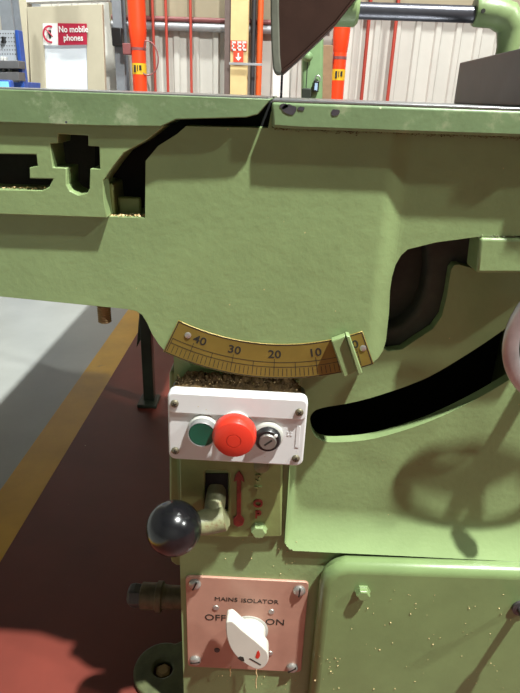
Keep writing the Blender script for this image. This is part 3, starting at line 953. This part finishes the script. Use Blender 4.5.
# bearing rails, and a black sheet added as the shade in the gap
obj('gap_shade_sheet', PR([(95, 118), (290, 118), (290, 160), (190, 215), (95, 225)], 0.605, 0.62), INNERB, saw, smooth=False)
obj('saddle_ledge', PR([(100, 217), (147, 218), (147, 222), (100, 222)], PL + 0.001, 0.605), GREEND, saw, smooth=False)
obj('rail_block', PR([(117, 197), (140, 198), (141, 216), (119, 216)], PL + 0.022, PL + 0.03), GREEND, saw, bevel=0.002)
obj('rail_cheek', PR([(101, 182), (113, 184), (116, 217), (101, 217)], PL + 0.012, PL + 0.05), GREEND, saw, bevel=0.002)
bm = crumbs([W(random.uniform(106, 145), 215.5 + random.random(), PL + random.uniform(0.002, 0.03)) for _ in range(420)], 0.0017)
tag(obj('pale_sawdust', bm, SLIGHT, smooth=False), 'pale sawdust lying in the corner of the dark gap', 'sawdust', kind='stuff')
bm = crumbs([W(random.uniform(2, 48), 189.5 - random.random() * 2, SFACE + random.uniform(0.002, 0.03)) for _ in range(200)], 0.0013)
tag(obj('slot_sawdust', bm, SLIGHT, smooth=False), 'thin pale sawdust in the open slot at the far left', 'sawdust', kind='stuff')

# ------------------------------------------------------------------ fence, guard and its arm
fen = thing('rip_fence', 'dark grey steel rip fence standing on the iron table', 'fence', (0.30, 0.9, TOP))
pa, pb = W(454, 100, 1.06), W(600, 95, 0.52)
d = Vector((pb.x - pa.x, pb.y - pa.y, 0))
L = d.length
u = d.normalized()
nrm = Vector((-u.y, u.x, 0))
if nrm.x < 0:
    nrm = -nrm
fh = 0.062


def fbox(a0, a1, n0, n1, z0, z1):
    bm = bmesh.new()
    vs = [bm.verts.new(Vector((pa.x, pa.y, 0)) + u * a_ + nrm * n_ + Vector((0, 0, z_))) for a_ in (a0, a1) for n_ in (n0, n1) for z_ in (z0, z1)]
    for f_ in ((0, 1, 3, 2), (4, 6, 7, 5), (0, 4, 5, 1), (2, 3, 7, 6), (0, 2, 6, 4), (1, 5, 7, 3)):
        bm.faces.new([vs[i] for i in f_])
    return bm


obj('fence_plate', fbox(0, L, 0, 0.014, TOP + 0.0001, TOP + fh), FENCE, fen, bevel=0.002)
obj('fence_rib', fbox(0.04, L, 0.014, 0.026, TOP + 0.0001, TOP + 0.014), FENCE, fen, bevel=0.002)

RY = 0.98
gd = thing('saw_guard', 'dark brown saw guard hanging over the blade', 'saw guard', (W(300, 0, 0.86).x, 0.86, TOP + 0.03))
GY = 0.80
go = [(271, -70), (271, 15), (272.5, 55), (274, 69), (276.5, 72.6), (281, 72.6), (290, 65.5), (305, 52), (322, 36), (336, 22.5), (354, 0), (385, -45), (392, -70)]
hood = obj('hood', PR(go, GY + 0.004, GY + 0.09), GUARD, gd, bevel=0.003)
ge = [(270.5, -70), (279, -70), (279, 10), (280, 55), (281.5, 70), (281, 73.2), (276, 73.2), (273, 69), (271.5, 50), (270.5, 15)]
obj('edge_strip', PR(ge, GY, GY + 0.088), GUARDE, gd, bevel=0.002)
ge = [(283, 73.5), (280, 71), (290, 64), (305, 50.5), (336, 21), (354, -2), (385, -46), (387.5, -46), (355.5, 0), (337, 23.5), (306, 53), (291, 66.5)]
obj('lower_flange', PR(ge, GY + 0.001, GY + 0.086), GUARD, gd, bevel=0.001)
# the overhead arm that carries the guard
ra, rb_ = W(353, 11.5, RY), W(476, 13.5, RY)
zr = (ra.z + rb_.z) / 2
rod = obj('arm_rod', tube([(ra.x - 0.03, RY, zr), (rb_.x + 0.02, RY, zr)], 0.0115, 24), RODM, gd)
obj('collar', lathe((W(333, 12, RY).x, RY, zr + 0.002), [(0.02, 0), (0.024, 0.004), (0.024, 0.032), (0.019, 0.037)], (1, 0, 0), 28), GREEN, gd)
el = W(474, 12, RY)
ex = W(503, 30, RY).x
obj('elbow', tube([(el.x, RY, zr + 0.004), (el.x + 0.004, RY, zr + 0.004), (el.x + 0.03, RY, zr + 0.003), (ex, RY, zr - 0.002), (ex + 0.012, RY, zr - 0.016), (ex + 0.012, RY, zr - 0.04), (ex + 0.012, RY, TOP + 0.012)],
                  [0.0185, 0.0205, 0.0205, 0.0225, 0.021, 0.0165, 0.0165], 24), GREEN, gd)
obj('post_base', lathe((ex + 0.012, RY, TOP + 0.0001), [(0.032, 0), (0.032, 0.012), (0.026, 0.016)], (0, 0, 1), 28), GREEN, gd)
obj('set_screw', lathe(W(483, 11, RY - 0.02), [(0.003, 0), (0.003, 0.002)], n=12), INK, gd)
obj('hanger', box(W(300, 0, GY).x, W(333, 12, RY).x + 0.03, GY + 0.088, RY + 0.015, zr + 0.005, zr + 0.03), GREEN, gd, bevel=0.004)

# ------------------------------------------------------------------ push button station
BXY = 0.540
bs = thing('push_button_station', 'white push button box with green, red and key buttons under the scale', 'control box', W(235, 460, COLY))
q = XZ([(166.5, 387), (307.8, 395.3), (302.2, 464), (167.8, 456.8)], BXY)
bx0, bx1 = (q[0][0] + q[3][0]) / 2, (q[1][0] + q[2][0]) / 2
bz1, bz0 = (q[0][1] + q[1][1]) / 2 - 0.0038, (q[2][1] + q[3][1]) / 2 - 0.003


def rrect(x0, x1, z0, z1, r, n=6):
    pts = []
    for cx, cz, a0 in ((x1 - r, z1 - r, 0), (x0 + r, z1 - r, 90), (x0 + r, z0 + r, 180), (x1 - r, z0 + r, 270)):
        for k in range(n + 1):
            a_ = R(a0 + 90 * k / n)
            pts.append((cx + r * math.cos(a_), cz + r * math.sin(a_)))
    return pts


obj('housing', prism(bmesh.new(), [rrect(bx0 + 0.002, bx1 - 0.002, bz0 + 0.002, bz1 - 0.002, 0.006)], BXY + 0.012, COLY - 0.0082), GREYBOX, bs)
cvr = obj('cover', prism(bmesh.new(), [rrect(bx0, bx1, bz0, bz1, 0.008)], BXY, BXY + 0.012), WHITE, bs, bevel=0.002)
zl = W(235, 415.5, BXY).z
obj('raised_band', prism(bmesh.new(), [rrect(bx0 + 0.001, bx1 - 0.001, zl, bz1 - 0.0008, 0.006)], BXY - 0.003, BXY + 0.001), WHITE, cvr, bevel=0.0016)
ex0 = W(297, 436, BXY)
obj('embossed_strip', box(ex0.x - 0.0022, ex0.x + 0.0022, BXY - 0.0006, BXY + 0.0005, ex0.z - 0.014, ex0.z + 0.014), WHITE, cvr, bevel=0.0003)
e2 = W(289, 433, BXY)
bm = bmesh.new()
for i in (-1, 1):
    for j in (-1, 1):
        box(e2.x + i * 0.0016 - 0.001, e2.x + i * 0.0016 + 0.001, BXY - 0.0005, BXY + 0.0005, e2.z + j * 0.0016 - 0.001, e2.z + j * 0.0016 + 0.001, bm)
obj('embossed_mark', bm, WHITE, cvr, smooth=False)
for px, py, yy in ((173.5, 404, BXY - 0.003), (298.3, 411.3, BXY - 0.003), (175, 451, BXY), (295.5, 457.5, BXY)):
    screw(W(px, py, yy), 0.0045, cvr, SCREWG, ang=random.random() * 2)
# green push button
FYB = BXY - 0.014
p = W(201, 435, FYB)
gb = obj('green_button', lathe((p.x, BXY, p.z), [(0.0142, 0.004), (0.0142, 0.0135), (0.0132, 0.0142), (0, 0.0135)], n=36), BTNG, bs)
obj('button_ring', lathe((p.x, BXY, p.z), [(0.0158, 0), (0.0158, 0.010), (0.0152, 0.014), (0.0147, 0.0145), (0.0143, 0.0142), (0.0143, 0.004)], n=36), CHROME, gb)
obj('button_collar', lathe((p.x, BXY, p.z), [(0.0165, 0), (0.0165, 0.0055), (0.016, 0.0065)], n=36), CLEARB, gb)
# red mushroom emergency stop
FYR = BXY - 0.036
p = W(232.7, 441, FYR)
rm = 0.0232
es = obj('emergency_stop', lathe((p.x, BXY, p.z), [(0.011, 0.0), (0.011, 0.014), (rm * 0.9, 0.015), (rm, 0.019), (rm, 0.027), (rm * 0.965, 0.031), (rm * 0.88, 0.0345), (rm * 0.7, 0.036), (rm * 0.34, 0.0365),
                                                  (rm * 0.335, 0.0358), (rm * 0.30, 0.0358), (rm * 0.295, 0.0366), (0, 0.0368)], n=48), BTNR, bs)
obj('groove', lathe((p.x, BXY, p.z), [(rm * 0.30, 0.0357), (rm * 0.30, 0.03605), (rm * 0.335, 0.03605), (rm * 0.335, 0.0357)], n=36), BTNRD, es)
obj('neck_collar', lathe((p.x, BXY, p.z), [(0.0165, 0), (0.0165, 0.006), (0.013, 0.009)], n=36), CLEARB, es)
# key switch
FYK = BXY - 0.015
p = W(267, 441.5, FYK)
ks = obj('key_switch', lathe((p.x, BXY, p.z), [(0.0142, 0.002), (0.0142, 0.012), (0.0125, 0.0145), (0.010, 0.0145), (0.010, 0.012)], n=36), BLACK, bs)
KEYM = mat('grey_key_metal', (0.22, 0.21, 0.19), 0.4, 0.6)
obj('key_barrel', lathe((p.x, BXY, p.z), [(0.0096, 0.004), (0.0096, 0.0155), (0.0085, 0.0168), (0, 0.0168)], n=32), KEYM, ks)
obj('key_collar', lathe((p.x, BXY, p.z), [(0.0165, 0), (0.0165, 0.0055), (0.0142, 0.007)], n=36), CLEARB, ks)
bm = bmesh.new()
line2(bm, (p.x - 0.0035, p.z - 0.0035), (p.x + 0.0045, p.z + 0.0035), 0.0022, BXY - 0.017)
obj('keyhole', bm, INK, ks, smooth=False)
obj('position_dot', lathe((p.x + 0.0082, BXY - 0.012, p.z + 0.0078), [(0.0019, 0), (0.0019, 0.003), (0, 0.0034)], n=12), SIGNW, ks)
bs.rotation_euler.y = 0.013
# sawdust heaped on top of the box
bm = bmesh.new()
nx, ny = 60, 14
grid = []
ya, yb = BXY + 0.0125, COLY - 0.0085
for i in range(nx):
    row = []
    for j in range(ny):
        fx, fy = i / (nx - 1), j / (ny - 1)
        h_ = 0.011 * (sm(0, 0.12, fx) * sm(0, 0.10, 1 - fx)) * sm(0, 0.45, fy) * (0.6 + 0.8 * random.random()) + 0.0004
        row.append(bm.verts.new((bx0 + 0.006 + (bx1 - bx0 - 0.012) * fx, ya + (yb - ya) * fy, bz1 - 0.002 + h_)))
    grid.append(row)
for i in range(nx - 1):
    for j in range(ny - 1):
        bm.faces.new((grid[i][j], grid[i + 1][j], grid[i + 1][j + 1], grid[i][j + 1]))
crumbs([(random.uniform(bx0 + 0.008, bx1 - 0.008), random.uniform(ya, yb), bz1 + random.uniform(0.0, 0.008)) for _ in range(500)], 0.0017, bm)
tag(obj('dark_sawdust', bm, SDARK, smooth=False), 'dark brown sawdust heaped on top of the white button box', 'sawdust', kind='stuff')
bm = crumbs([(random.uniform(bx0 + 0.008, bx1 - 0.008), random.uniform(ya, yb), bz1 + random.uniform(0.003, 0.009)) for _ in range(90)], 0.0014)
tag(obj('sawdust_chips', bm, SLIGHT, smooth=False), 'pale wood chips among the dark sawdust on the button box', 'sawdust', kind='stuff')

# ------------------------------------------------------------------ mains isolator
IY = COLY - 0.004
iso = thing('isolator_switch', 'copper pink mains isolator plate with ivory rotary knob', 'switch', W(245, 671, COLY))
q = XZ([(185.2, 576.5), (309, 582.5), (301, 672), (188, 667)], IY)
ix0, ix1 = (q[0][0] + q[3][0]) / 2, (q[1][0] + q[2][0]) / 2
iz1, iz0 = (q[0][1] + q[1][1]) / 2, (q[2][1] + q[3][1]) / 2
ip = obj('plate', prism(bmesh.new(), [rrect(ix0, ix1, iz0, iz1, 0.006)], IY, COLY), PINK, iso, bevel=0.0008, seg=2)
for px, py, a_ in ((195, 583.5, 1.2), (299.3, 590, 1.5), (195.5, 659.5, 0.2), (292, 667, 0.7)):
    screw(W(px, py, IY), 0.0082, ip, cross=False, ang=a_)
for px, py in ((216, 607.5), (271.5, 611.5), (217, 650), (270, 653)):
    obj('rivet', lathe(W(px, py, IY), [(0.0042, 0), (0.0038, 0.0012), (0, 0.0016)], n=14), SCREW if px != 217 else CAP, ip)
for s_, px, py, sz in (('MAINS', 226.0, 599.4, 0.0100), ('ISOLATOR', 259.8, 601.4, 0.0100), ('OFF', 215.3, 617.8, 0.0158), ('ON', 275, 622.3, 0.0158)):
    p = W(px, py, IY)
    text('lettering', s_, p.x, p.z, IY - 0.0002, sz, INK, ip, depth=0.0002, sx=1.08)
dc = W(248, 642, 0.555)
kn = obj('rotary_knob', lathe((dc.x, IY, dc.z), [(0.0235, 0), (0.0238, 0.004), (0.0228, 0.0165), (0.0212, 0.019), (0, 0.020)], n=40), IVORY, iso)
obj('knob_flange', lathe((dc.x, IY, dc.z), [(0.027, 0), (0.027, 0.0008), (0.025, 0.0014)], n=40), CLEARB, kn)
kf = [(226, 623), (229, 621.5), (233, 622), (243, 631), (256, 641.5), (266, 650.5), (268.5, 656), (268, 662), (264, 667.5), (258.5, 669.5), (252.5, 668), (243, 662.5), (234, 654), (228.5, 644), (226, 633)]
gr = obj('grip', PR(smooth_loop(kf, 3), 0.536, 0.556), IVORY, kn, bevel=0.0025)
obj('grip_dent', PR([(237.5, 658.5), (240, 656.5), (243.5, 657.5), (244.5, 661), (242, 661.5)], 0.5355, 0.537), INK, gr, smooth=False)
bm = PR([(255.5, 657), (257, 652), (258.5, 650.5), (259.8, 653), (260, 656), (258.5, 658.5), (256.5, 658.5)], 0.5356, 0.537)
obj('red_mark', bm, BTNR, gr, smooth=False)
bm = bmesh.new()
a, b = W(249.5, 658.5, 0.5356), W(261, 665, 0.5356)
line2(bm, (a.x, a.z), (b.x, b.z), 0.0018, 0.5356)
obj('black_mark', bm, INK, gr, smooth=False)
# splinters hanging from the plate's lower edge
for px, py, l_ in ((230.5, 667, 9), (256.5, 668, 20)):
    pts = [W(px + random.uniform(-0.6, 0.6), py + l_ * k / 5, 0.566) for k in range(6)]
    tag(obj('splinter', tube(pts, 0.0009, 6), SLIGHT), 'short wood splinter hanging left of the knob' if l_ < 12 else 'long wood splinter hanging straight below the knob', 'splinter', 'wood splinters under the isolator')

for o in bpy.data.objects:
    if '_w' in o:
        del o['_w']
